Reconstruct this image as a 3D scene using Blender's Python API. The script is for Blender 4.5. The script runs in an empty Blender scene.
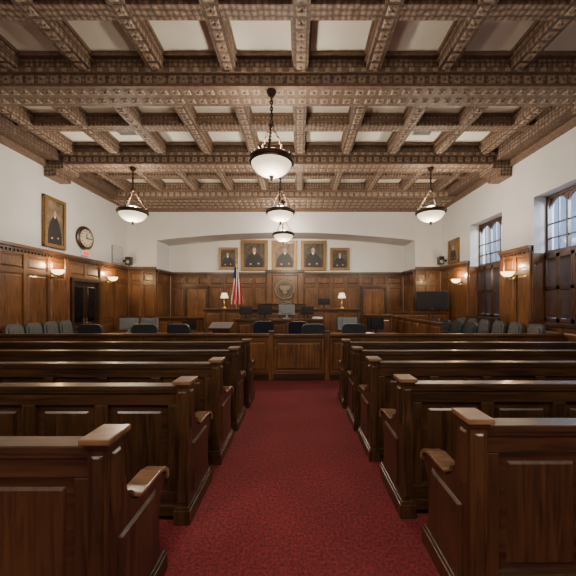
import bpy, math, random
from mathutils import Matrix, Vector
import bmesh
random.seed(4)
D=bpy.data
# ---------------------------------------------------------------- materials
def newmat(name):
    m=D.materials.new(name); m.use_nodes=True
    nt=m.node_tree; b=nt.nodes['Principled BSDF']
    return m,nt,b
def plain(name,col,rough=.5,metal=0,emit=None,es=0,noise=0.0,nscale=6,coat=0):
    m,nt,b=newmat(name)
    b.inputs['Base Color'].default_value=(*col,1)
    b.inputs['Roughness'].default_value=rough
    b.inputs['Metallic'].default_value=metal
    b.inputs['Coat Weight'].default_value=coat
    if emit:
        b.inputs['Emission Color'].default_value=(*emit,1)
        b.inputs['Emission Strength'].default_value=es
    if noise>0:
        tc=nt.nodes.new('ShaderNodeTexCoord'); n=nt.nodes.new('ShaderNodeTexNoise')
        n.inputs['Scale'].default_value=nscale; n.inputs['Detail'].default_value=4
        r=nt.nodes.new('ShaderNodeValToRGB')
        r.color_ramp.elements[0].position=.3; r.color_ramp.elements[1].position=.7
        r.color_ramp.elements[0].color=(*[c*(1-noise) for c in col],1)
        r.color_ramp.elements[1].color=(*[min(1,c*(1+noise)) for c in col],1)
        nt.links.new(tc.outputs['Object'],n.inputs['Vector']); nt.links.new(n.outputs['Fac'],r.inputs['Fac'])
        nt.links.new(r.outputs['Color'],b.inputs['Base Color'])
    return m
def wood(name,dark,light,scale,rough=.34,coat=.2):
    m,nt,b=newmat(name)
    tc=nt.nodes.new('ShaderNodeTexCoord'); oi=nt.nodes.new('ShaderNodeObjectInfo')
    add=nt.nodes.new('ShaderNodeVectorMath'); add.operation='MULTIPLY_ADD'
    mul=nt.nodes.new('ShaderNodeCombineXYZ')
    for i in range(3): nt.links.new(oi.outputs['Random'],mul.inputs[i])
    add.inputs[1].default_value=(1,1,1)
    sc=nt.nodes.new('ShaderNodeVectorMath'); sc.operation='SCALE'; sc.inputs['Scale'].default_value=7
    nt.links.new(mul.outputs[0],sc.inputs[0])
    nt.links.new(tc.outputs['Object'],add.inputs[0]); nt.links.new(sc.outputs[0],add.inputs[2])
    mp=nt.nodes.new('ShaderNodeMapping'); mp.inputs['Scale'].default_value=scale
    nt.links.new(add.outputs[0],mp.inputs['Vector'])
    n=nt.nodes.new('ShaderNodeTexNoise'); n.inputs['Scale'].default_value=3; n.inputs['Detail'].default_value=8; n.inputs['Distortion'].default_value=.8
    nt.links.new(mp.outputs[0],n.inputs['Vector'])
    n2=nt.nodes.new('ShaderNodeTexNoise'); n2.inputs['Scale'].default_value=1.3; n2.inputs['Detail'].default_value=2
    nt.links.new(add.outputs[0],n2.inputs['Vector'])
    mx=nt.nodes.new('ShaderNodeMath'); mx.operation='ADD'
    s1=nt.nodes.new('ShaderNodeMath'); s1.operation='MULTIPLY'; s1.inputs[1].default_value=.65
    s2=nt.nodes.new('ShaderNodeMath'); s2.operation='MULTIPLY'; s2.inputs[1].default_value=.35
    nt.links.new(n.outputs['Fac'],s1.inputs[0]); nt.links.new(n2.outputs['Fac'],s2.inputs[0])
    nt.links.new(s1.outputs[0],mx.inputs[0]); nt.links.new(s2.outputs[0],mx.inputs[1])
    r=nt.nodes.new('ShaderNodeValToRGB')
    r.color_ramp.elements[0].position=.38; r.color_ramp.elements[0].color=(*dark,1)
    r.color_ramp.elements[1].position=.62; r.color_ramp.elements[1].color=(*light,1)
    nt.links.new(mx.outputs[0],r.inputs['Fac']); nt.links.new(r.outputs['Color'],b.inputs['Base Color'])
    b.inputs['Roughness'].default_value=rough
    b.inputs['Coat Weight'].default_value=coat; b.inputs['Coat Roughness'].default_value=.18
    bp=nt.nodes.new('ShaderNodeBump'); bp.inputs['Strength'].default_value=.08
    nt.links.new(n.outputs['Fac'],bp.inputs['Height']); nt.links.new(bp.outputs[0],b.inputs['Normal'])
    return m
PEW_H=wood('pew_wood_h',(.021,.0095,.0045),(.070,.031,.013),(.7,9,9))
PEW_V=wood('pew_wood_v',(.023,.0105,.005),(.078,.035,.014),(9,9,.7))
PEW_CAP=wood('pew_cap_wood',(.11,.056,.028),(.23,.128,.068),(2,9,9),rough=.28)
PAN_V=wood('panelling_wood_v',(.070,.028,.010),(.215,.091,.030),(9,9,.6),rough=.35)
PAN_H=wood('panelling_wood_h',(.062,.025,.009),(.16,.068,.023),(.8,.8,9),rough=.35)
DARKW=wood('dark_trim_wood',(.026,.012,.006),(.065,.030,.014),(1,1,8),rough=.35)
DESK=wood('desk_wood',(.06,.025,.010),(.155,.068,.025),(.7,9,9),rough=.3)
WALL=plain('plaster_wall',(.62,.615,.61),.85,noise=.03,nscale=2)
ALC=plain('alcove_plaster',(.66,.64,.61),.85,noise=.03,nscale=2)
CPANEL=plain('ceiling_panel_plaster',(.93,.90,.80),.85,noise=.04,nscale=1.5)
BLACK=plain('black_plastic',(.012,.012,.013),.35)
SCREEN=plain('dark_screen',(.006,.007,.009),.12)
GREYP=plain('grey_plastic',(.22,.24,.25),.5)
BRONZE=plain('dark_bronze',(.045,.028,.018),.4,.8)
GOLD=plain('gilt_frame',(.23,.135,.05),.4,.5,noise=.35,nscale=25)
SEALG=plain('seal_relief',(.24,.18,.11),.5,.2)
BRASS=plain('brass',(.6,.42,.16),.3,.9)
LEATHER=plain('blue_grey_leather',(.030,.036,.043),.42,noise=.2,nscale=12)
LEATHER2=plain('grey_taupe_leather',(.085,.088,.09),.45,noise=.2,nscale=12)
NAVY=plain('navy_leather',(.012,.017,.035),.4)
SHADE=plain('lamp_shade',(.9,.85,.75),.8,emit=(1,.80,.52),es=1.2)
BOWL=plain('alabaster_bowl',(.88,.80,.66),.5,emit=(1,.84,.58),es=1.3)
SCONCE=plain('sconce_glass',(.95,.85,.65),.5,emit=(1,.76,.42),es=5)
WHITEP=plain('white_paint',(.75,.75,.74),.6)
RED=plain('flag_red',(.5,.02,.03),.8); WHT=plain('flag_white',(.8,.77,.72),.8); BLU=plain('flag_blue',(.02,.035,.18),.8)
EXIT=plain('exit_red',(.5,.02,.02),.5,emit=(1,.05,.03),es=1.5)
SKIN=plain('painted_skin',(.48,.27,.18),.6); ROBE=plain('painted_robe',(.012,.011,.012),.5); 
CANV=plain('painted_canvas',(.06,.045,.032),.5,noise=.6,nscale=4); CANV2=plain('painted_canvas_light',(.17,.12,.075),.5,noise=.6,nscale=4)
HAIR=plain('painted_hair',(.12,.1,.09),.6); COLLAR=plain('painted_collar',(.7,.68,.62),.6)
FACE=plain('clock_face',(.6,.55,.42),.5); PAPER=plain('paper',(.8,.8,.78),.7)
SHUT=wood('shutter_wood',(.035,.015,.008),(.09,.038,.018),(8,8,1),rough=.4)
# carved ceiling beams
def carved():
    m,nt,b=newmat('carved_polychrome_beam')
    tc=nt.nodes.new('ShaderNodeTexCoord')
    v=nt.nodes.new('ShaderNodeTexVoronoi'); v.inputs['Scale'].default_value=11; v.inputs['Randomness'].default_value=.25
    n=nt.nodes.new('ShaderNodeTexNoise'); n.inputs['Scale'].default_value=30; n.inputs['Detail'].default_value=4
    nt.links.new(tc.outputs['Object'],v.inputs['Vector']); nt.links.new(tc.outputs['Object'],n.inputs['Vector'])
    a=nt.nodes.new('ShaderNodeMath'); a.operation='MULTIPLY_ADD'; a.inputs[1].default_value=.5
    nt.links.new(n.outputs['Fac'],a.inputs[0]); nt.links.new(v.outputs['Distance'],a.inputs[2])
    r=nt.nodes.new('ShaderNodeValToRGB')
    e=r.color_ramp.elements; e[0].position=.35; e[0].color=(.36,.265,.20,1); e[1].position=.85; e[1].color=(.085,.052,.037,1)
    x=e.new(.6); x.color=(.205,.138,.10,1)
    nt.links.new(a.outputs[0],r.inputs['Fac']); nt.links.new(r.outputs['Color'],b.inputs['Base Color'])
    b.inputs['Roughness'].default_value=.6
    bp=nt.nodes.new('ShaderNodeBump'); bp.inputs['Strength'].default_value=.6; bp.inputs['Distance'].default_value=.03; bp.invert=True
    nt.links.new(a.outputs[0],bp.inputs['Height']); nt.links.new(bp.outputs[0],b.inputs['Normal'])
    return m
BEAM=carved()
BEAMD=plain('beam_fillet',(.155,.10,.07),.6,noise=.3,nscale=14)
BOSS=plain('beam_boss',(.30,.225,.17),.55,noise=.35,nscale=30)
def carpet():
    m,nt,b=newmat('red_carpet')
    tc=nt.nodes.new('ShaderNodeTexCoord')
    n=nt.nodes.new('ShaderNodeTexNoise'); n.inputs['Scale'].default_value=45; n.inputs['Detail'].default_value=5; n.inputs['Roughness'].default_value=.7
    n2=nt.nodes.new('ShaderNodeTexNoise'); n2.inputs['Scale'].default_value=1.6
    nt.links.new(tc.outputs['Object'],n.inputs['Vector']); nt.links.new(tc.outputs['Object'],n2.inputs['Vector'])
    r=nt.nodes.new('ShaderNodeValToRGB'); e=r.color_ramp.elements
    e[0].position=.35; e[0].color=(.065,.005,.008,1); e[1].position=.68; e[1].color=(.33,.028,.036,1)
    nt.links.new(n.outputs['Fac'],r.inputs['Fac'])
    mx=nt.nodes.new('ShaderNodeMixRGB'); mx.blend_type='MULTIPLY'; mx.inputs['Fac'].default_value=.5
    nt.links.new(r.outputs['Color'],mx.inputs['Color1']); nt.links.new(n2.outputs['Fac'],mx.inputs['Color2'])
    nt.links.new(mx.outputs[0],b.inputs['Base Color'])
    b.inputs['Roughness'].default_value=.95
    bp=nt.nodes.new('ShaderNodeBump'); bp.inputs['Strength'].default_value=.4
    nt.links.new(n.outputs['Fac'],bp.inputs['Height']); nt.links.new(bp.outputs[0],b.inputs['Normal'])
    return m
CARPET=carpet()
def glassm():
    m,nt,b=newmat('window_glass')
    nt.nodes.remove(b); o=nt.nodes['Material Output']
    t=nt.nodes.new('ShaderNodeBsdfTransparent'); g=nt.nodes.new('ShaderNodeBsdfGlossy'); g.inputs['Roughness'].default_value=.05
    mx=nt.nodes.new('ShaderNodeMixShader'); mx.inputs[0].default_value=.08
    nt.links.new(t.outputs[0],mx.inputs[1]); nt.links.new(g.outputs[0],mx.inputs[2]); nt.links.new(mx.outputs[0],o.inputs[0])
    return m
GLASS=glassm()

# ---------------------------------------------------------------- mesh builder
class MB:
    def __init__(s): s.v=[];s.f=[];s.m=[];s.sm=[];s.mats=[]
    def mi(s,mat):
        if mat not in s.mats: s.mats.append(mat)
        return s.mats.index(mat)
    def add(s,vs,fs,mat,M=None,smooth=False):
        o=len(s.v); i=s.mi(mat)
        for p in vs:
            s.v.append(tuple(M@Vector(p)) if M is not None else tuple(p))
        for f in fs:
            s.f.append([a+o for a in f]); s.m.append(i); s.sm.append(smooth)
    def box(s,x0,x1,y0,y1,z0,z1,mat,M=None):
        vs=[(x,y,z) for x in(x0,x1) for y in(y0,y1) for z in(z0,z1)]
        s.add(vs,[(0,1,3,2),(4,6,7,5),(0,4,5,1),(2,3,7,6),(0,2,6,4),(1,5,7,3)],mat,M)
    def frus(s,u0,u1,z0,z1,v0,h,ins,mat,M=None):
        vs=[(u0,v0,z0),(u1,v0,z0),(u1,v0,z1),(u0,v0,z1),(u0+ins,v0+h,z0+ins),(u1-ins,v0+h,z0+ins),(u1-ins,v0+h,z1-ins),(u0+ins,v0+h,z1-ins)]
        s.add(vs,[(0,1,5,4),(1,2,6,5),(2,3,7,6),(3,0,4,7),(4,5,6,7),(0,3,2,1)],mat,M)
    def prism(s,pts,a0,a1,axis,mat,M=None,smooth=False):
        n=len(pts)
        def P(p,a):
            return {'x':(a,p[0],p[1]),'y':(p[0],a,p[1]),'z':(p[0],p[1],a)}[axis]
        vs=[P(p,a0) for p in pts]+[P(p,a1) for p in pts]
        fs=[(i,(i+1)%n,(i+1)%n+n,i+n) for i in range(n)]+[tuple(range(n)),tuple(range(n,2*n))]
        s.add(vs,fs,mat,M,smooth)
    def lathe(s,prof,c,mat,n=24,M=None,cap=True):
        vs=[];fs=[];k=len(prof)
        for r,z in prof:
            for i in range(n):
                a=2*math.pi*i/n; vs.append((c[0]+r*math.cos(a),c[1]+r*math.sin(a),c[2]+z))
        for j in range(k-1):
            for i in range(n):
                fs.append((j*n+i,j*n+(i+1)%n,(j+1)*n+(i+1)%n,(j+1)*n+i))
        s.add(vs,fs,mat,M,True)
        if cap:
            s.add([vs[i] for i in range(n)],[tuple(range(n))],mat,M)
            s.add([vs[(k-1)*n+i] for i in range(n)],[tuple(range(n))],mat,M)
    def cyl(s,p0,p1,r,mat,n=10,M=None,r2=None):
        p0=Vector(p0);p1=Vector(p1);d=p1-p0
        q=d.to_track_quat('Z','Y').to_matrix().to_4x4()
        T=Matrix.Translation(p0)@q
        if M is not None: T=M@T
        s.lathe([(r,0),(r if r2 is None else r2,d.length)],(0,0,0),mat,n,T)
    def torus(s,R,r,mat,M,n=10,k=5,sy=1.0):
        vs=[];fs=[]
        for i in range(n):
            a=2*math.pi*i/n
            for j in range(k):
                b=2*math.pi*j/k
                vs.append(((R+r*math.cos(b))*math.cos(a),(R+r*math.cos(b))*math.sin(a)*sy,r*math.sin(b)))
        for i in range(n):
            for j in range(k):
                fs.append((i*k+j,((i+1)%n)*k+j,((i+1)%n)*k+(j+1)%k,i*k+(j+1)%k))
        s.add(vs,fs,mat,M,True)
    def chain(s,p0,p1,mat,L=.05,r=.006,M=None):
        p0=Vector(p0);p1=Vector(p1);d=p1-p0;n=max(2,int(d.length/(L*.8)))
        q=d.to_track_quat('Y','Z').to_matrix().to_4x4()
        for i in range(n):
            T=Matrix.Translation(p0+d*((i+.5)/n))@q@Matrix.Rotation(math.pi/2*(i%2),4,'Y')
            if M is not None: T=M@T
            s.torus(L*.32,r,mat,T,8,4,1.7)
    def ellipse(s,cx,cz,rx,rz,v,t,mat,M,n=20):
        pts=[(cx+rx*math.cos(2*math.pi*i/n),cz+rz*math.sin(2*math.pi*i/n)) for i in range(n)]
        s.prism(pts,v,v+t,'y',mat,M)
    def obj(s,name,loc=None,rot=0,bevel=0,seg=2):
        vs=s.v
        if loc is None:
            lo=[min(p[i] for p in vs) for i in range(3)]; hi=[max(p[i] for p in vs) for i in range(3)]
            loc=((lo[0]+hi[0])/2,(lo[1]+hi[1])/2,lo[2])
            vs=[(p[0]-loc[0],p[1]-loc[1],p[2]-loc[2]) for p in vs]
        me=D.meshes.new(name); me.from_pydata(vs,[],s.f)
        for mt in s.mats: me.materials.append(mt)
        for p,i,sm in zip(me.polygons,s.m,s.sm): p.material_index=i; p.use_smooth=sm
        bm=bmesh.new(); bm.from_mesh(me); bmesh.ops.recalc_face_normals(bm,faces=bm.faces); bm.to_mesh(me); bm.free()
        o=D.objects.new(name,me); o.location=loc; o.rotation_euler=(0,0,rot)
        bpy.context.scene.collection.objects.link(o)
        if bevel:
            b=o.modifiers.new('bevel','BEVEL'); b.width=bevel; b.segments=seg; b.limit_method='ANGLE'; b.angle_limit=math.radians(40)
        return o
def copy(o,loc,rot=0):
    c=o.copy(); c.name=o.name.split('.')[0]; c.location=loc; c.rotation_euler=(0,0,rot)
    bpy.context.scene.collection.objects.link(c); return c

E=.22
EYE=1.5+E
XL,XR,YB,YA,YR=-7.0,5.9,12.3,13.5,-4.0
AL,AR=-5.8,4.8
HC=5.88+E; TH=.3
ML=Matrix(((0,1,0,XL),(1,0,0,0),(0,0,1,0),(0,0,0,1)))
MR=Matrix(((0,-1,0,XR),(1,0,0,0),(0,0,1,0),(0,0,0,1)))
def MBk(y): return Matrix(((1,0,0,0),(0,-1,0,y),(0,0,1,0),(0,0,0,1)))
# ---------------------------------------------------------------- shell
b=MB(); b.box(XL-TH,XR+.5,YR-TH,YA+TH,-.2,0,CARPET); b.obj('floor')
b=MB(); b.box(XL-TH,XL,YR,YB,0,HC,WALL); b.obj('wall_left')
WIN=[(3.15,4.75),(5.9,7.5),(8.68,10.28)]
WZ0,WZ1=1.0+E,4.12+E
b=MB(); RW=.5
y=YR
for a,c in WIN:
    b.box(XR,XR+RW,y,a,0,HC,WALL); b.box(XR,XR+RW,a,c,0,WZ0,WALL); b.box(XR,XR+RW,a,c,WZ1,HC,WALL); y=c
b.box(XR,XR+RW,y,YB,0,HC,WALL); b.obj('wall_right')
b=MB(); b.box(XL,XR,YR-TH,YR,0,HC,WALL); b.obj('wall_rear')
b=MB()
b.box(XL-TH,AL,YB,YA+TH,0,HC,WALL); b.box(AR,XR+RW,YB,YA+TH,0,HC,WALL)
arch=[]
for i in range(25):
    t=i/24; x=AL+(AR-AL)*t
    arch.append((x,4.03+E+.33*(1-abs(2*t-1)**1.8)))
b.prism([(AL,HC)]+arch+[(AR,HC)],YB,YA,'y',WALL)
b.box(AL,AR,YA,YA+TH,0,HC,ALC)
b.obj('wall_front')
b=MB()
b.box(XL-TH,XR+RW,YR-TH,YA+TH,HC,HC+.2,CPANEL); b.obj('ceiling')

# ceiling beams
BX=[.05+1.27*k for k in range(-5,5)]
b=MB()
zm=5.33+E; zs=5.60+E
mains=[(-2.5,-2.0),(.1,.6),(2.7,3.2),(5.32,5.82),(8.3,8.8)]
Ms=Matrix(((1,0,0,0),(0,0,1,0),(0,-1,0,zm-.02),(0,0,0,1)))
def rosette(b,u,z,R,M,v=0):
    for k in range(4):
        a=k*math.pi/2+math.pi/4; cx=u+R*.5*math.cos(a); cz=z+R*.5*math.sin(a); r=R*.42
        b.frus(cx-r,cx+r,cz-r,cz+r,v,.018,r*.6,BOSS,M)
    b.frus(u-R*.3,u+R*.3,z-R*.3,z+R*.3,v,.032,R*.15,BEAMD,M)
for (a,c) in mains:
    b.box(XL,XR,a,c,zm,HC,BEAM); b.box(XL,XR,a-.06,c+.06,zm+.2,zm+.28,BEAMD); b.box(XL,XR,a-.09,c+.09,HC-.08,HC,BEAMD)
    b.box(XL,XR,a-.02,c+.02,zm-.02,zm+.03,BEAMD)
    x=XL+.15
    while x<XR:
        rosette(b,x,zm+.115,.085,MBk(a))
        rosette(b,x,a+.13,.09,Ms); rosette(b,x,c-.13,.09,Ms)
        b.box(x-.02,x+.06,a-.075,a-.06,zm+.21,zm+.27,BOSS)
        x+=.21
    for xa,xb,sx in ((XL,XL+.55,1),(XR-.55,XR,-1)):
        b.box(xa,xb,a-.05,c+.05,zm-.16,zm,BEAM)
        if sx>0: b.box(xa,xa+.32,a-.03,c+.03,zm-.36,zm-.16,BEAM)
        else: b.box(xb-.32,xb,a-.03,c+.03,zm-.36,zm-.16,BEAM)
b.box(XL,XR,11.0,YB,zm,HC,BEAM); b.box(XL,XR,10.94,11.0,zm+.2,zm+.28,BEAMD); b.box(XL,XR,10.98,11.05,zm-.02,zm+.04,BEAMD)
b.box(XL,XR,YB-.12,YB,zm-.14,zm,BEAMD)
x=XL+.15
while x<XR:
    b.frus(x-.07,x+.07,zm+.05,zm+.19,0,.03,.05,BOSS,MBk(11.0)); 
    for yc in (11.3,11.65,12.0): b.frus(x-.08,x+.08,yc-.1,yc+.1,0,.03,.05,BOSS,Ms)
    x+=.22
for xa,xb in ((XL,XL+.42),(XR-.42,XR)):
    b.box(xa,xb,YR,YB,zm+.06,HC,BEAM)
b.box(XL,XL+.08,YR,YB,zm-.1,zm+.06,BEAMD); b.box(XR-.08,XR,YR,YB,zm-.1,zm+.06,BEAMD)
sec=[-3.2,-.9,1.65,4.25,7.1,9.9]
for yc in sec:
    b.box(XL,XR,yc-.12,yc+.12,zs,HC,BEAM); b.box(XL,XR,yc-.145,yc+.145,zs+.1,zs+.15,BEAMD); b.box(XL,XR,yc-.16,yc+.16,HC-.06,HC,BEAMD)
Ms2=Matrix(((1,0,0,0),(0,0,1,0),(0,-1,0,zs-.02),(0,0,0,1)))
for xc in BX:
    b.box(xc-.125,xc+.125,YR,YB,zs-.02,HC,BEAM); b.box(xc-.15,xc+.15,YR,YB,zs+.1,zs+.15,BEAMD); b.box(xc-.165,xc+.165,YR,YB,HC-.06,HC,BEAMD)
    yy=0
    while yy<11:
        rosette(b,xc,yy,.095,Ms2); yy+=.2
b.obj('trim_ceiling_beams')
for gx,gy in ((3.2,7.7),(-4.4,7.7),(-.6,10.5)):
    g=MB(); g.box(-.25,.25,-.15,.15,0,.02,WHITEP)
    for i in range(6): g.box(-.22,.22,-.13+i*.046,-.115+i*.046,-.012,0,GREYP)
    g.obj('ceiling_air_vent',(gx,gy,HC-.02))

# ---------------------------------------------------------------- panelling
def wains(b,M,u0,u1,z0,z1,rows,w=.72,cap=True,stile=.1,t=.03,base=True):
    b.box(u0,u1,0,t,z0,z1,PAN_H,M)
    n=max(1,round((u1-u0)/w)); pw=(u1-u0)/n
    for i in range(n+1):
        c=u0+i*pw; a=max(u0,c-stile/2); d=min(u1,c+stile/2)
        b.box(a,d,t,t+.025,z0,z1,PAN_V,M)
    for (a,c) in rows:
        for i in range(n):
            ua=u0+i*pw+stile/2+.03; ub=u0+(i+1)*pw-stile/2-.03
            b.frus(ua,ub,a+.03,c-.03,t,.018,.04,PAN_V,M)
    zz=[z0]+[q for r in rows for q in r]+[z1]
    for i in range(0,len(zz),2):
        if zz[i+1]>zz[i]: b.box(u0,u1,t+.0,t+.022,zz[i],zz[i+1],PAN_H,M)
    if base:
        b.box(u0,u1,0,t+.045,z0,z0+.16,DARKW,M)
    if cap:
        b.box(u0,u1,0,t+.06,z1-.1,z1-.04,DARKW,M); b.box(u0,u1,0,t+.11,z1-.04,z1+.03,PAN_H,M)
        u=u0+.03
        while u<u1-.05:
            b.box(u,u+.05,t+.02,t+.05,z1-.15,z1-.1,DARKW,M); u+=.1
WT=2.9+E
ROWS=[(.22,.97),(1.09,2.22+E),(2.34+E,2.7+E)]
b=MB()
wains(b,ML,YR,9.1,0,WT,ROWS); wains(b,ML,10.52,YB,0,WT,ROWS); wains(b,ML,9.1,10.52,2.25+E,WT,[(2.34+E,2.7+E)],base=False)
for u in (6.9,9.02,10.6): b.frus(u-.1,u+.1,.16,WT-.1,.05,.03,.015,PAN_V,ML)
b.obj('trim_wainscot_left')
zmid=2.72+E
b=MB(); y=YR
for a,c in WIN:
    wains(b,MR,y,a-.02,0,WT,ROWS,w=.6); wains(b,MR,a-.02,c+.02,0,WZ0-.05,[(.22,WZ0-.15)],cap=False,w=.8)
    for u in (a-.11,c+.11): b.frus(u-.08,u+.08,.16,WT-.1,.05,.03,.015,PAN_V,MR)
    b.box(a-.02,c+.02,-.30,.12,WZ0-.05,WZ0+.02,DARKW,MR)
    b.box(a-.001,a+.03,-.30,.05,WZ0,zmid,PAN_V,MR); b.box(c-.03,c+.001,-.30,.05,WZ0,zmid,PAN_V,MR)
    y=c+.02
wains(b,MR,y,YB,0,WT,ROWS)
b.obj('trim_wainscot_right')
b=MB(); M=MBk(YB)
wains(b,M,XL+.09,AL,0,WT,ROWS,w=.6); wains(b,M,AR,XR-.09,0,WT,ROWS,w=.6)
MLr=Matrix(((0,1,0,AL),(1,0,0,0),(0,0,1,0),(0,0,0,1))); MRr=Matrix(((0,-1,0,AR),(1,0,0,0),(0,0,1,0),(0,0,0,1)))
wains(b,MLr,YB,YA,0,2.82+E,ROWS,w=.6); wains(b,MRr,YB,YA,0,2.82+E,ROWS,w=.6)
M=MBk(YA)
WA=2.8+E
R2=[(.22,.97),(1.09,2.16+E),(2.28+E,2.62+E)]
wains(b,M,AL+.1,-5.08,0,WA,R2,w=.6); wains(b,M,-3.97,-1.35,0,WA,R2,w=.66); wains(b,M,.19,2.8,0,WA,R2,w=.66); wains(b,M,4.0,AR-.1,0,WA,R2,w=.6)
wains(b,M,-5.08,-3.97,2.22+E,WA,[(2.3+E,2.62+E)],base=False,w=.56); wains(b,M,2.8,4.0,2.22+E,WA,[(2.3+E,2.62+E)],base=False,w=.6)
b.box(-1.35,.19,0,.14,0,2.86+E,PAN_H,M); b.frus(-1.15,-.01,1.35+E,2.7+E,.14,.02,.03,PAN_V,M)
for u in (-1.28,.12): b.box(u-.09,u+.09,.14,.2,0,2.8+E,PAN_V,M)
b.box(-1.45,.29,0,.26,2.8+E,2.92+E,DARKW,M)
b.obj('trim_panelling_front')

# doors
def door(name,M,u0,u1,h,double,mat,glass=False):
    b=MB()
    b.box(u0-.1,u0,0.002,.11,0,h+.1,DARKW,M); b.box(u1,u1+.1,0.002,.11,0,h+.1,DARKW,M); b.box(u0-.1,u1+.1,0.002,.12,h,h+.1,DARKW,M)
    leaves=[(u0,(u0+u1)/2-.004),((u0+u1)/2+.004,u1)] if double else [(u0,u1)]
    for k,(a,c) in enumerate(leaves):
        b.box(a,c,.002,.045,0,h,mat,M)
        for (z0,z1) in ((.15,.95),(1.08,h-.15)):
            if double:
                b.frus(a+.09,c-.09,z0,z1,.045,.015,.03,SCREEN if (glass and z0>.9) else mat,M)
            else:
                mid=(a+c)/2
                b.frus(a+.1,mid-.04,z0,z1,.045,.02,.03,mat,M); b.frus(mid+.04,c-.1,z0,z1,.045,.02,.03,mat,M)
        s=c-.06 if k==0 else a+.06
        b.box(s-.02,s+.02,.045,.055,.95,1.2,BRASS,M)
        b.cyl((s,.05,1.05),(s,.11,1.05),.012,BRASS,8,M); b.lathe([(0.001,0),(.03,.01),(.03,.03),(.001,.045)],(0,0,0),BRASS,10,M@Matrix.Translation((s,.13,1.03)))
    return b.obj(name)
DOORD=wood('dark_door_wood',(.014,.009,.007),(.04,.022,.014),(8,8,1))
DOORL=wood('front_door_wood',(.10,.040,.014),(.27,.12,.042),(9,9,.6))
door('door_1',ML,9.25,10.37,2.15+E,True,DOORD,True)
door('door_2',MBk(YA),-4.96,-4.09,2.12+E,False,DOORL)
door('door_3',MBk(YA),2.92,3.88,2.12+E,False,DOORL)

# windows
for wi,(a,c) in enumerate(WIN):
    b=MB(); M=MR
    v0=-.40; v1=-.34
    b.box(a,a+.06,v0,v1+.04,WZ0,WZ1,SHUT,M); b.box(c-.06,c,v0,v1+.04,WZ0,WZ1,SHUT,M)
    b.box(a,c,v0,v1+.04,WZ1-.07,WZ1,SHUT,M); b.box(a,c,v0,v1+.04,WZ0,WZ0+.07,SHUT,M)
    b.box(a,c,v0,v1+.05,zmid-.05,zmid+.05,SHUT,M)
    nl=3; lw=(c-a-.12)/nl
    for k in range(1,nl):
        m_=a+.06+k*lw; b.box(m_-.025,m_+.025,v0,v1+.01,WZ0,WZ1,SHUT,M)
    for z in (3.08+E,3.43+E): b.box(a,c,v0+.01,v1-.01,z-.015,z+.015,SHUT,M)
    for k in range(nl):
        p,q=a+.06+k*lw+.02,a+.06+(k+1)*lw-.02
        r=(q-p)/2; cx=(p+q)/2; zc=WZ1-.07-r-.02
        pts=[(p,WZ1-.07)]+[(cx-r*math.cos(math.pi*i/14),zc+r*math.sin(math.pi*i/14)) for i in range(15)]+[(q,WZ1-.07)]
        b.prism(pts,v0+.005,v1,'y',SHUT,M)
        b.box(cx-.01,cx+.01,v0+.01,v1-.01,zmid,WZ1-.1,SHUT,M)
    b.box(a+.02,c-.02,v0+.02,v0+.026,WZ0+.02,WZ1-.02,GLASS,M)
    b.obj('window_%d'%(wi+1))
    s=MB()
    n=4
    for k in range(n):
        p=a+.035+k*(c-a-.07)/n; q=a+.035+(k+1)*(c-a-.07)/n-.008
        z0,z1=WZ0+.03,zmid-.06; V0,V1=-.27,-.23
        s.box(p,p+.045,V0,V1,z0,z1,SHUT,M); s.box(q-.045,q,V0,V1,z0,z1,SHUT,M)
        for zz in (z0,(z0+z1)/2-.04,z1-.08): s.box(p,q,V0,V1,zz,zz+.08,SHUT,M)
        z=z0+.09
        while z<z1-.09:
            s.add([(p+.045,V0-.01,z+.045),(q-.045,V0-.01,z+.045),(q-.045,V1+.01,z),(p+.045,V1+.01,z),(p+.045,V0-.01,z+.053),(q-.045,V0-.01,z+.053),(q-.045,V1+.01,z+.008),(p+.045,V1+.01,z+.008)],
                  [(0,1,2,3),(4,5,6,7),(0,1,5,4),(2,3,7,6),(1,2,6,5),(0,3,7,4)],SHUT,M)
            z+=.036
    s.obj('louvered_shutters')

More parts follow.
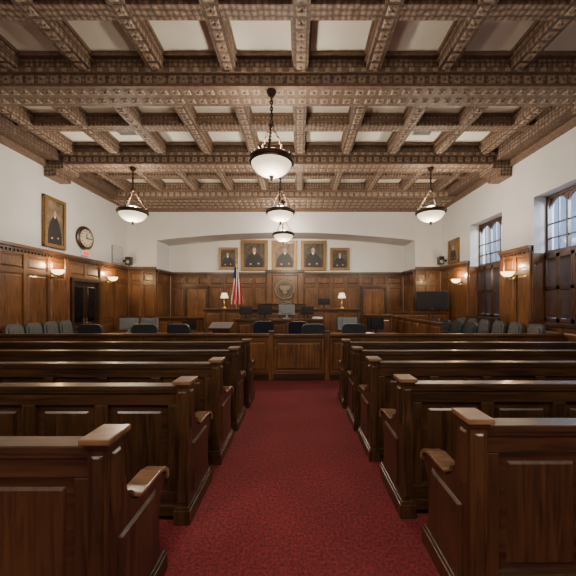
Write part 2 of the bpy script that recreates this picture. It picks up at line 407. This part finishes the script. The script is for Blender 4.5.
# ---------------------------------------------------------------- pews
def pew(length,side):
    b=MB(); L=length; S=side
    def bx(x0,x1,*r): 
        a,c=sorted((S*x0,S*x1)); b.box(a,c,*r)
    HT=1.06
    bx(.06,L-.06,.03,.055,.05,HT-.03,PEW_H)
    bx(.06,L-.06,.0,.04,HT-.15,HT-.03,PEW_H); bx(.06,L-.06,.0,.04,.05,.24,PEW_H)
    bx(.06,L-.06,-.012,.04,.05,.13,PEW_H)
    bx(.06,L-.06,-.02,.09,HT-.03,HT+.005,PEW_H); bx(.06,L-.06,-.012,.05,HT-.055,HT-.03,PEW_H)
    n=round((L-.2)/.6); pw=(L-.24)/n
    for i in range(n+1):
        c=.12+i*pw; bx(c-.05,c+.05,.0,.04,.24,HT-.15,PEW_V)
    for i in range(n):
        a=.12+i*pw+.05; c=.12+(i+1)*pw-.05
        a,c=sorted((S*a,S*c))
        b.frus(a,c,.24,HT-.15,0,.004,.03,PEW_H,MBk(.03))
        b.frus(a+.05,c-.05,.29,HT-.20,0,.014,.02,PEW_V,MBk(.03))
    bx(.06,L-.06,.05,.50,.42,.455,PEW_H); bx(.06,L-.06,.42,.44,.33,.42,PEW_H)
    prof=[(-.03,0),(-.03,1.08),(.10,1.08),(.105,.98),(.115,.87),(.135,.78),(.17,.715),(.21,.68),(.26,.665),(.34,.668),(.45,.668),(.52,.65),(.555,.615),(.555,.575),(.53,.54),(.50,.49),(.485,.40),(.485,.28),(.50,.17),(.54,.12),(.54,0)]
    for x0,x1 in ((0,.09),(L-.09,L)):
        a,c=sorted((S*x0,S*x1)); b.prism(prof,a,c,'x',PEW_V)
        b.box(a-.025,c+.025,-.055,.125,1.082,1.11,PEW_CAP); b.box(a-.012,c+.012,-.042,.112,1.06,1.082,PEW_V)
        cap=[(.155,.76),(.19,.715),(.24,.692),(.34,.69),(.46,.69),(.54,.67),(.585,.63),(.59,.585),(.565,.575),(.56,.61),(.52,.652),(.45,.67),(.3,.67),(.22,.68),(.17,.715)]
        b.prism(cap,a-.018,c+.018,'x',PEW_CAP)
        b.box(a-.02,c+.02,-.045,.555,0,.11,PEW_V)
        b.box(a-.01,c+.01,-.038,.548,.11,.135,PEW_V)
        for xo,dd in ((a,-1),(c,1)):
            MM=Matrix(((0,dd,0,xo),(1,0,0,0),(0,0,1,0),(0,0,0,1)))
            b.frus(.05,.43,.19,.60,0,.014,.02,PEW_V,MM)
            b.frus(-.005,.075,.72,1.03,0,.012,.015,PEW_V,MM)
        b.frus(a+.015,c-.015,.16,1.03,0,.01,.012,PEW_V,MBk(-.03))
    return b.obj('wooden_pew',(0,0,0),bevel=.005,seg=2)
lp=pew(5.4,-1); rp=pew(4.3,1)
LPW=[(1.38,-.86),(2.35,-.85),(3.21,-.83),(4.04,-.82),(4.9,-.80)]
RPW=[(1.61,.91),(2.42,.83),(3.27,.785),(4.04,.76),(4.88,.74)]
lp.location=(LPW[0][1],LPW[0][0],0)
for d,x in LPW[1:]: copy(lp,(x,d,0))
rp.location=(RPW[0][1],RPW[0][0],0)
for d,x in RPW[1:]: copy(rp,(x,d,0))

# ---------------------------------------------------------------- bar rail and gate
def railseg(b,u0,u1,yc,h,n):
    M=MBk(yc)
    b.box(u0,u1,-.05,0,0,h-.05,DESK,M)
    b.box(u0,u1,-.09,.05,h-.05,h,DESK,M); b.box(u0,u1,-.06,.025,h-.08,h-.05,DARKW,M); b.box(u0,u1,0,.03,0,.14,DARKW,M)
    pw=(u1-u0)/n
    for i in range(n+1):
        c=u0+i*pw; b.box(max(u0,c-.05),min(u1,c+.05),0,.018,.14,h-.08,PAN_V,M)
    b.box(u0,u1,0,.016,.14,.2,DESK,M); b.box(u0,u1,0,.016,h-.16,h-.08,DESK,M)
    for i in range(n): b.frus(u0+i*pw+.08,u0+(i+1)*pw-.08,.23,h-.19,0,.016,.03,PAN_V,M)
RY=6.6; RH=1.02
b=MB(); railseg(b,XL+.1,-.64,RY,RH,9); railseg(b,.70,XR-.1,RY,RH,7)
for x in (-.59,.64):
    b.box(x-.05,x+.05,RY-.04,RY+.08,0,RH+.03,PAN_V); b.box(x-.065,x+.065,RY-.055,RY+.095,RH+.03,RH+.06,DARKW)
b.obj('courtroom_bar_rail',bevel=.004,seg=1)
b=MB(); railseg(b,-.535,.577,RY,RH-.02,1)
b.cyl((-.49,RY-.02,.7),(-.49,RY-.06,.7),.012,BRASS)
b.obj('swing_gate',bevel=.004,seg=1).location.z=.01

# ---------------------------------------------------------------- pendants
def pendant():
    b=MB()
    R=.37
    bowl=[(.03,-.27),(.12,-.257),(.21,-.222),(.29,-.165),(.345,-.095),(.37,-.02)]
    b.lathe(bowl,(0,0,0),BOWL,36)
    b.lathe([(R-.01,-.05),(R+.03,-.04),(R+.05,-.01),(R+.045,.03),(R+.02,.05),(R,.05)],(0,0,0),BRONZE,36,cap=False)
    b.lathe([(R+.0,.05),(R-.05,.085),(.25,.115),(.16,.13)],(0,0,0),BRONZE,36,cap=False)
    b.lathe([(.035,-.27),(.05,-.28),(.02,-.305),(.03,-.325),(.005,-.365)],(0,0,0),BRONZE,14)
    for i in range(12):
        a=2*math.pi*i/12; b.lathe([(.004,.03),(.018,.05),(.012,.08),(.003,.105)],((R+.02)*math.cos(a),(R+.02)*math.sin(a),0),BRONZE,8)
    for i in range(3):
        a=2*math.pi*i/3+.5; b.chain(((R+.01)*math.cos(a),(R+.01)*math.sin(a),.05),(.03*math.cos(a),.03*math.sin(a),.62),BRONZE,L=.06,r=.010)
    b.lathe([(.01,.58),(.05,.61),(.06,.64),(.03,.67),(.012,.70)],(0,0,0),BRONZE,14)
    top=zm-.02-PZ-.06
    b.chain((0,0,.69),(0,0,top),BRONZE,L=.07,r=.011)
    b.lathe([(.012,top-.06),(.06,top-.03),(.09,top+.03),(.09,top+.055)],(0,0,0),BRONZE,16)
    return b
PZ=4.26
PP=[(-.48,5.42),(-.5,8.5),(-.55,11.3),(-4.68,8.5),(3.76,8.5)]
po=pendant().obj('pendant_bowl_light',(PP[0][0],PP[0][1],PZ))
for p in PP[1:]: copy(po,(p[0],p[1],PZ))
def light(kind,name,loc,e,col,size=.2,rot=(0,0,0),sy=None):
    l=D.lights.new(name,kind); l.energy=e; l.color=col
    if kind=='POINT': l.shadow_soft_size=size
    if kind=='AREA':
        l.size=size
        if sy: l.shape='RECTANGLE'; l.size_y=sy
    o=D.objects.new(name,l); o.location=loc; o.rotation_euler=rot
    bpy.context.scene.collection.objects.link(o); return o
WARM=(1,.86,.67)
for p in PP:
    light('POINT','pendant_lamp_down',(p[0],p[1],PZ-.55),72,WARM,.12)
    light('POINT','pendant_lamp_up',(p[0],p[1],PZ+.3),130,WARM,.1)

# ---------------------------------------------------------------- sconces
def sconce(M,u,z):
    b=MB(); T=M@Matrix.Translation((u,0,z))
    b.lathe([(.05,-.01),(.05,.02),(.02,.03)],(0,0,0),BRASS,12,T@Matrix.Translation((0,.07,-.12))@Matrix.Rotation(-math.pi/2,4,'X'))
    b.cyl((0,.07,-.12),(0,.19,-.14),.012,BRASS,8,T); b.cyl((0,.19,-.14),(0,.19,-.05),.012,BRASS,8,T)
    b.lathe([(.03,-.07),(.09,-.05),(.14,0),(.165,.07)],(0,.24,0),SCONCE,20,T)
    b.lathe([(.165,.065),(.177,.075),(.165,.085)],(0,.24,0),BRASS,20,T,cap=False)
    b.lathe([(.01,-.12),(.035,-.09),(.03,-.06)],(0,.24,0),BRASS,10,T)
    b.obj('wall_sconce')
    p=T@Vector((0,.26,.2)); light('POINT','sconce_lamp',p,38,(1,.70,.38),.06)
for u in (8.45,10.95): sconce(ML,u,2.34+E)
for u in (8.1,10.75): sconce(MR,u,2.25+E)

# ---------------------------------------------------------------- portraits
def portrait(M,u0,u1,z0,z1,bg=CANV,seed=0):
    z0+=E; z1+=E
    b=MB(); f=.11*min(1.2,(u1-u0)); f=max(f,.09); g=.004
    b.box(u0,u1,.065,.09,z0,z0+f,GOLD,M);b.box(u0,u1,.065,.09,z1-f,z1,GOLD,M);b.box(u0,u0+f,.065,.09,z0+f,z1-f,GOLD,M);b.box(u1-f,u1,.065,.09,z0+f,z1-f,GOLD,M)
    b.box(u0-.015,u1+.015,g,.065,z0-.015,z0+f*.5,GOLD,M);b.box(u0-.015,u1+.015,g,.065,z1-f*.5,z1+.015,GOLD,M);b.box(u0-.015,u0+f*.5,g,.065,z0,z1,GOLD,M);b.box(u1-f*.5,u1+.015,g,.065,z0,z1,GOLD,M)
    a,c,p,q=u0+f,u1-f,z0+f,z1-f; w=c-a; h=q-p; m=(a+c)/2+.03*w*(seed%3-1)
    b.box(a-.02,c+.02,g,.05,p-.02,q+.02,bg,M)
    hz=p+.72*h; r=.085*min(w*1.3,h)
    b.prism([(a+.06*w,p),(a+.1*w,p+.32*h),(m-.28*w,p+.5*h),(m-.1*w,hz-r*1.2),(m+.1*w,hz-r*1.2),(m+.28*w,p+.5*h),(c-.1*w,p+.32*h),(c-.06*w,p)],.05,.052,'y',ROBE,M)
    b.prism([(m-.08*w,hz-r*1.1),(m+.08*w,hz-r*1.1),(m,hz-r*2.4)],.052,.054,'y',COLLAR,M)
    b.ellipse(m,hz+r*.25,r*.95,r*1.2,.052,.003,HAIR,M)
    b.ellipse(m,hz,r*.8,r*1.15,.055,.003,SKIN,M)
    b.ellipse(m-.18*w,p+.14*h,r*.5,r*.4,.052,.003,SKIN,M); b.ellipse(m+.2*w,p+.16*h,r*.5,r*.4,.052,.003,SKIN,M)
    b.obj('framed_portrait',bevel=.006,seg=1)
M=MBk(YA)
portrait(M,-3.54,-2.72,2.98,3.93,CANV,0); portrait(M,-2.55,-1.36,2.92,4.26,CANV,1)
portrait(M,-1.17,-.05,2.92,4.24,CANV2,2); portrait(M,.14,1.26,2.92,4.24,CANV,0); portrait(M,1.45,2.3,2.94,3.92,CANV,1)
portrait(ML,8.2,8.95,3.05,4.45,CANV2,1); portrait(MR,10.95,11.65,2.98,3.85,CANV2,2)

# clock
b=MB(); T=Matrix.Translation((XL+.003,9.8,3.58+E))@Matrix.Rotation(math.pi/2,4,'Y')
b.lathe([(.36,0),(.39,.03),(.38,.07),(.29,.09)],(0,0,0),DARKW,36,T); b.lathe([(.28,.09),(.28,.095)],(0,0,0),FACE,36,T)
for i in range(12):
    TT=T@Matrix.Rotation(i*math.pi/6,4,'Z'); b.box(.21,.26,-.014,.014,.095,.1,BLACK,TT)
b.box(-.17,.03,-.014,.014,.1,.105,BLACK,T); b.box(-.015,.015,-.03,.22,.105,.11,BLACK,T)
b.obj('wall_clock')
b=MB(); b.box(9.66,9.96,0.003,.06,3.0+E,3.18+E,WHITEP,ML); b.box(9.68,9.94,.06,.065,3.03+E,3.15+E,EXIT,ML); b.obj('exit_sign',bevel=.005)
b=MB(); b.box(11.25,11.95,0.003,.03,2.98+E,3.65+E,GREYP,ML)
for i in range(12): b.box(11.3,11.9,.03,.045,3.02+E+i*.052,3.045+E+i*.052,WHITEP,ML)
b.obj('wall_air_vent')
for (M_,u,z) in ((MR,11.9,2.98+E),(ML,12.0,2.98+E)):
    b=MB(); b.box(u-.1,u+.1,.14,.34,z,z+.32,BLACK,M_); b.box(u-.03,u+.03,.003,.14,z+.12,z+.2,BLACK,M_)
    b.lathe([(.07,0),(.065,.01),(.02,.005)],(0,0,0),GREYP,16,M_@Matrix.Translation((u-.1,.24,z+.12))@Matrix.Rotation(-math.pi/2,4,'Y')); b.obj('wall_speaker',bevel=.01)
b=MB()
b.box(-.58,.58,-.03,.03,-.35,.35,BLACK); b.box(-.55,.55,-.034,-.03,-.32,.32,SCREEN); b.box(-.15,.15,.03,.07,-.15,.15,BLACK); b.cyl((0,.07,0),(.25,.42,0),.025,BLACK)
b.box(-.05,.05,-.036,-.03,-.345,-.33,GREYP)
b.obj('wall_television',(5.17,11.55,1.57+E),math.radians(-18),bevel=.006)

# ---------------------------------------------------------------- furniture
def rrect(w,h,r,n=4):
    pts=[]
    for (cx,cy,a0) in ((w/2-r,h-r,0),(-w/2+r,h-r,90),(-w/2+r*.5,r*.5,180),(w/2-r*.5,r*.5,270)):
        rr=r if a0<180 else r*.5
        for i in range(n+1):
            a=math.radians(a0+90*i/n); pts.append((cx+rr*math.cos(a),cy+rr*math.sin(a)))
    return pts
def chair(mat,h=.95,w=.5):
    b=MB()
    T=Matrix.Translation((0,-.22,.50))@Matrix.Rotation(math.radians(8),4,'X')
    b.prism(rrect(w,h-.50,.12),-.05,.03,'y',mat,T)
    b.prism(rrect(w-.12,h-.62,.09),.03,.055,'y',mat,T@Matrix.Translation((0,0,.05)))
    pts=[(-w/2,-.22),(w/2,-.22),(w/2,.2),(w/2-.06,.27),(-w/2+.06,.27),(-w/2,.2)]
    b.prism(pts,.40,.50,'z',mat)
    b.prism([(x*.8,y*.8) for x,y in pts],.37,.40,'z',BLACK)
    for s in (-1,1):
        x=s*(w/2+.03)
        b.box(x-.03,x+.03,-.18,.16,.64,.68,mat); b.box(x-.015,x+.015,.08,.12,.44,.64,BLACK); b.box(x-.015,x+.015,-.18,-.14,.44,.64,BLACK)
        b.box(min(x,s*w/2*.6),max(x,s*w/2*.6),.08,.12,.42,.45,BLACK); b.box(min(x,s*w/2*.6),max(x,s*w/2*.6),-.18,-.14,.42,.45,BLACK)
    b.cyl((0,0,.1),(0,0,.38),.03,BLACK)
    for i in range(5):
        a=2*math.pi*i/5
        b.cyl((0,0,.12),(.28*math.cos(a),.28*math.sin(a),.075),.022,BLACK,8,None,.014)
        Tc=Matrix.Translation((.28*math.cos(a),.28*math.sin(a),.035))@Matrix.Rotation(a,4,'Z')@Matrix.Rotation(math.pi/2,4,'X')
        b.lathe([(.035,-.02),(.035,.02)],(0,0,0),BLACK,12,Tc)
    return b
RZ=.15; RC=RZ+.004
b=MB(); b.box(XL+.08,-5.95,6.75,9.1,0,RZ,CARPET); b.box(-5.95,-5.91,6.75,9.1,0,RZ,DARKW); b.obj('chair_riser')
b=MB(); b.box(3.75,XR-.08,6.75,11.3,0,RZ,CARPET); b.box(3.71,3.75,6.75,11.3,0,RZ,DARKW); b.obj('jury_riser')
c1=chair(LEATHER2,1.04,.46).obj('office_chair',(-6.45,7.1,RC),-math.pi/2,bevel=.02)
for d in (7.62,8.14,8.66): copy(c1,(-6.45,d,RC),-math.pi/2)
c2=chair(LEATHER,1.18,.58).obj('office_chair',(-5.15,7.75,0),0,bevel=.02)
for x,y,r in ((-3.9,7.8,.2),(-2.95,7.8,-.1),(.35,7.8,.1),(1.45,7.85,-.15),(-6.0,11.2,-1.2)): copy(c2,(x,y,0),r)
c3=chair(NAVY,1.2,.56).obj('office_chair',(-1.05,8.6,0),.3,bevel=.02)
copy(c3,(.1,8.5,0),-.3)
for d in (7.1,7.75,8.4,9.05,9.7,10.35): copy(c1,(5.35,d,RC),math.pi/2)
c4=chair(LEATHER,1.02,.5).obj('office_chair',(4.4,8.1,RC),math.pi/2,bevel=.02)
for d in (8.8,9.5,10.2): copy(c4,(4.4,d,RC),math.pi/2)
b=MB(); b.box(-3.3,2.2,10.9,13.2,0,.45,CARPET); b.box(-3.35,2.25,10.82,10.9,0,.45,DARKW); b.obj('judge_dais')
chair(BLACK,1.3,.62).obj('judge_chair',(-.55,12.3,.45),math.pi,bevel=.02)

def deskbox(b,x0,x1,y0,y1,h,n,top=.05,ov=.05,z0=0):
    b.box(x0,x1,y0,y0+.06,z0,h-top,DESK); 
    b.box(x0,x0+.05,y0+.06,y1,z0,h-top,DESK); b.box(x1-.05,x1,y0+.06,y1,z0,h-top,DESK)
    b.box(x0-ov,x1+ov,y0-ov,y1,h-top,h,DESK); b.box(x0-ov*.5,x1+ov*.5,y0-ov*.5,y1,h-top-.05,h-top,DARKW)
    M=MBk(y0); pw=(x1-x0)/n
    b.box(x0,x1,0,.02,z0,z0+.12,DARKW,M)
    for i in range(n+1):
        c=x0+i*pw; b.box(max(x0,c-.06),min(x1,c+.06),0,.02,z0+.12,h-top-.05,PAN_V,M)
    for i in range(n): b.frus(x0+i*pw+.09,x0+(i+1)*pw-.09,z0+.18,h-top-.12,0,.018,.03,PAN_V,M)
BH=1.50
b=MB(); deskbox(b,-3.2,2.1,10.2,10.8,BH,8)
b.box(-1.3,.2,10.2,10.8,BH,BH+.13,DESK); b.box(-1.38,.28,10.14,10.8,BH+.13,BH+.17,DARKW); b.obj('judge_bench',bevel=.004,seg=1)
CH=1.2
b=MB(); deskbox(b,-1.9,.75,9.2,9.75,CH,5); b.obj('clerk_desk',bevel=.004,seg=1)
b=MB(); deskbox(b,2.3,3.1,9.9,10.5,1.3,2); b.obj('witness_stand',bevel=.004,seg=1)
b=MB(); deskbox(b,-5.4,-3.6,11.2,11.8,1.15,3); b.obj('bailiff_desk',bevel=.004,seg=1)
b=MB(); Mj=Matrix(((0,-1,0,3.6),(1,0,0,0),(0,0,1,0),(0,0,0,1)))
def jw(M,u0,u1,n,h=1.2):
    b.box(u0,u1,-.06,0,0,h-.05,DESK,M); b.box(u0-.03,u1+.03,-.1,.05,h-.05,h,DESK,M); b.box(u0,u1,0,.03,0,.14,DARKW,M)
    pw=(u1-u0)/n
    for i in range(n+1): b.box(max(u0,u0+i*pw-.05),min(u1,u0+i*pw+.05),0,.018,.14,h-.05,PAN_V,M)
    for i in range(n): b.frus(u0+i*pw+.08,u0+(i+1)*pw-.08,.2,h-.12,0,.018,.03,PAN_V,M)
jw(Mj,7.6,11.4,6); jw(MBk(11.45),3.6,5.75,3,1.35)
b.obj('jury_box',bevel=.004,seg=1)

def table(x,y,w,d=.9):
    b=MB(); b.box(-w/2,w/2,-d/2,d/2,.74,.79,DESK); b.box(-w/2+.08,w/2-.08,-d/2+.08,d/2-.08,.65,.74,DESK)
    for sx in(-1,1):
        for sy in(-1,1):
            cx=sx*(w/2-.12);cy=sy*(d/2-.12)
            b.lathe([(.045,0),(.03,.05),(.05,.2),(.035,.5),(.055,.65)],(cx,cy,0),DARKW,12)
    b.obj('counsel_table',(x,y,0),bevel=.006)
table(-4.1,8.85,3.2); table(1.9,8.85,2.2)
TZ=.79
def monitor(x,y,z,r=0,mat=GREYP,w=.52,h=.34):
    b=MB(); b.box(-w/2,w/2,-.025,.02,.12,.12+h,mat); b.box(-w/2+.02,w/2-.02,.02,.024,.14,.10+h,SCREEN); b.box(-.15,.15,-.06,-.025,.17,.07+h,mat)
    b.box(-.03,.03,-.04,-.0,.01,.2,mat); b.box(-.12,.12,-.1,.1,0,.015,mat)
    b.obj('computer_monitor',(x,y,z+.001),r,bevel=.006)
monitor(-4.95,8.8,TZ,.1); monitor(-4.35,8.8,TZ,-.1); monitor(-3.2,8.85,TZ,0,BLACK,.4,.25); monitor(1.45,8.8,TZ,.0,GREYP,.56,.36); monitor(2.3,8.9,TZ,.2,BLACK)
monitor(-.35,9.45,CH,0,GREYP,.5,.32); monitor(-1.05,9.45,CH,0,BLACK,.46,.3); monitor(.3,9.5,CH,0,BLACK,.4,.26); monitor(-1.65,9.5,CH,.1,BLACK,.4,.26); monitor(.9,10.45,BH,-.1,BLACK,.42,.22)
for i,(x,y,z) in enumerate(((-3.6,8.6,TZ),(2.0,8.6,TZ),(.6,9.4,CH))):
    b=MB()
    for k in range(6): b.box(-.11+.004*k,.11+.004*k,-.15,.15,k*.008,k*.008+.007,PAPER)
    b.obj('paper_stack',(x,y,z+.001),.2*i)
b=MB(); b.box(-.22,.22,-.15,.15,0,.06,DARKW); b.box(-.2,.2,-.12,.12,.06,.95,DESK); b.frus(-.15,.15,.15,.85,.12,.015,.03,PAN_V,MBk(0)); 
b.prism([(-.2,.98),(.22,1.12),(.22,1.16),(-.2,1.02)],-.3,.3,'x',DARKW); b.box(-.25,.25,-.15,.15,.93,1.02,DESK)
b.obj('lectern',(-2.1,8.2,0),bevel=.005)

def tlamp(x,y,z):
    b=MB(); b.lathe([(.08,0),(.08,.015),(.03,.03),(.02,.08),(.04,.14),(.02,.22),(.01,.27),(.01,.46)],(0,0,0),BRASS,20)
    b.lathe([(.14,.36),(.085,.54),(.083,.54),(.137,.36)],(0,0,0),SHADE,28,cap=False)
    b.obj('table_lamp',(x,y,z+.001)); light('POINT','table_lamp_bulb',(x,y,z+.46),4,(1,.8,.5),.04)
tlamp(-2.6,10.6,BH); tlamp(1.55,10.6,BH)
b=MB(); T=Matrix.Translation((-.58,YA-.165,2.06+E))@Matrix.Rotation(math.pi/2,4,'X')
b.lathe([(.46,0),(.46,.03),(.42,.05),(.40,.03)],(0,0,0),SEALG,40,T); b.lathe([(.38,.03),(.38,.04)],(0,0,0),DARKW,40,T)
b.torus(.3,.02,SEALG,T@Matrix.Translation((0,0,.045)),36,6)
for i in range(24):
    b.box(.33,.37,-.012,.012,.04,.055,SEALG,T@Matrix.Rotation(i*math.pi/12,4,'Z'))
eag=[(0,.2),(.03,.15),(.08,.17),(.22,.16),(.24,.08),(.17,-.02),(.08,-.04),(.1,-.16),(0,-.22)]
eag=eag+[(-x,y) for x,y in reversed(eag[1:-1])]
b.prism(eag,.04,.06,'z',SEALG,T); b.prism([(-.07,.06),(.07,.06),(.07,-.06),(0,-.12),(-.07,-.06)],.06,.075,'z',SEALG,T)
b.obj('courthouse_seal')

# flag
b=MB()
b.lathe([(.16,0),(.16,.03),(.06,.06),(.03,.1)],(0,0,0),BRASS,20); b.cyl((0,0,.05),(0,0,2.75),.018,BRASS,10)
b.lathe([(.005,2.75),(.03,2.77),(.015,2.81),(.04,2.87),(.003,2.98)],(0,0,0),GOLD,10)
NU,NV=39,16
vs=[]
for j in range(NV+1):
    t=j/NV
    for i in range(NU+1):
        u=i/NU
        spread=.15+.37*t
        x=.012+(u-.45)*spread; yv=-.06+.06*math.sin(u*math.pi*7+t*1.0)*(.4+t*.6)
        z=2.68-t*1.5-.30*u*(1-t)
        vs.append((x,yv,z))
for j in range(NV):
    for i in range(NU):
        q=[j*(NU+1)+i,j*(NU+1)+i+1,(j+1)*(NU+1)+i+1,(j+1)*(NU+1)+i]
        mt=BLU if (i<17 and j<5) else (RED if ((i+j//2)//6)%2==0 else WHT)
        b.add([vs[k] for k in q],[(0,1,2,3)],mt,None,True)
b.obj('american_flag',(-2.36,11.5,.45))
def mic(x,y,z):
    b=MB(); b.lathe([(.06,0),(.06,.02),(.02,.03)],(0,0,0),BLACK,14); b.cyl((0,0,.02),(.02,.05,.3),.008,BLACK,8); b.lathe([(.005,0),(.022,.02),(.022,.06),(.005,.08)],(.02,.05,.28),BLACK,10)
    b.obj('desk_microphone',(x,y,z+.001))
mic(-.2,10.45,BH+.17); mic(-2.75,8.9,TZ); mic(2.75,10.15,1.3)

# ---------------------------------------------------------------- lights
def aim(o,t):
    o.rotation_euler=(Vector(t)-o.location).to_track_quat('-Z','Y').to_euler()
for a,c in WIN:
    l=light('AREA','window_daylight',(XR+1.9,a-.9,4.6),330,(.72,.85,1),1.5)
    aim(l,(XR-.5,(a+c)/2+.2,3.3))
for x in (-4.3,-.5,3.3):
    light('AREA','rear_fill_area',(x,-.9,4.8),90,(1,.90,.77),1.6)  # added fill behind the camera, stands for no modelled ceiling fixture
    light('POINT','rear_fill_point',(x,-.2,4.3),95,WARM,.4)  # added bare fill point that brightens the near ceiling, no pendant hangs here
light('AREA','alcove_cove_light',(-.5,12.6,4.1+E),40,(1,.92,.8),8,(math.radians(-25),0,0),.3)

w=D.worlds.new('world'); bpy.context.scene.world=w; w.use_nodes=True
bg=w.node_tree.nodes['Background']; bg.inputs[0].default_value=(.32,.52,.9,1); bg.inputs[1].default_value=1.2

cam=D.cameras.new('camera'); co=D.objects.new('camera',cam); bpy.context.scene.collection.objects.link(co)
co.location=(0,0,EYE); co.rotation_euler=(math.pi/2,0,0)
cam.sensor_width=36; cam.lens=18.75; cam.shift_x=-10/576; cam.shift_y=14/576; cam.clip_start=.05
bpy.context.scene.camera=co
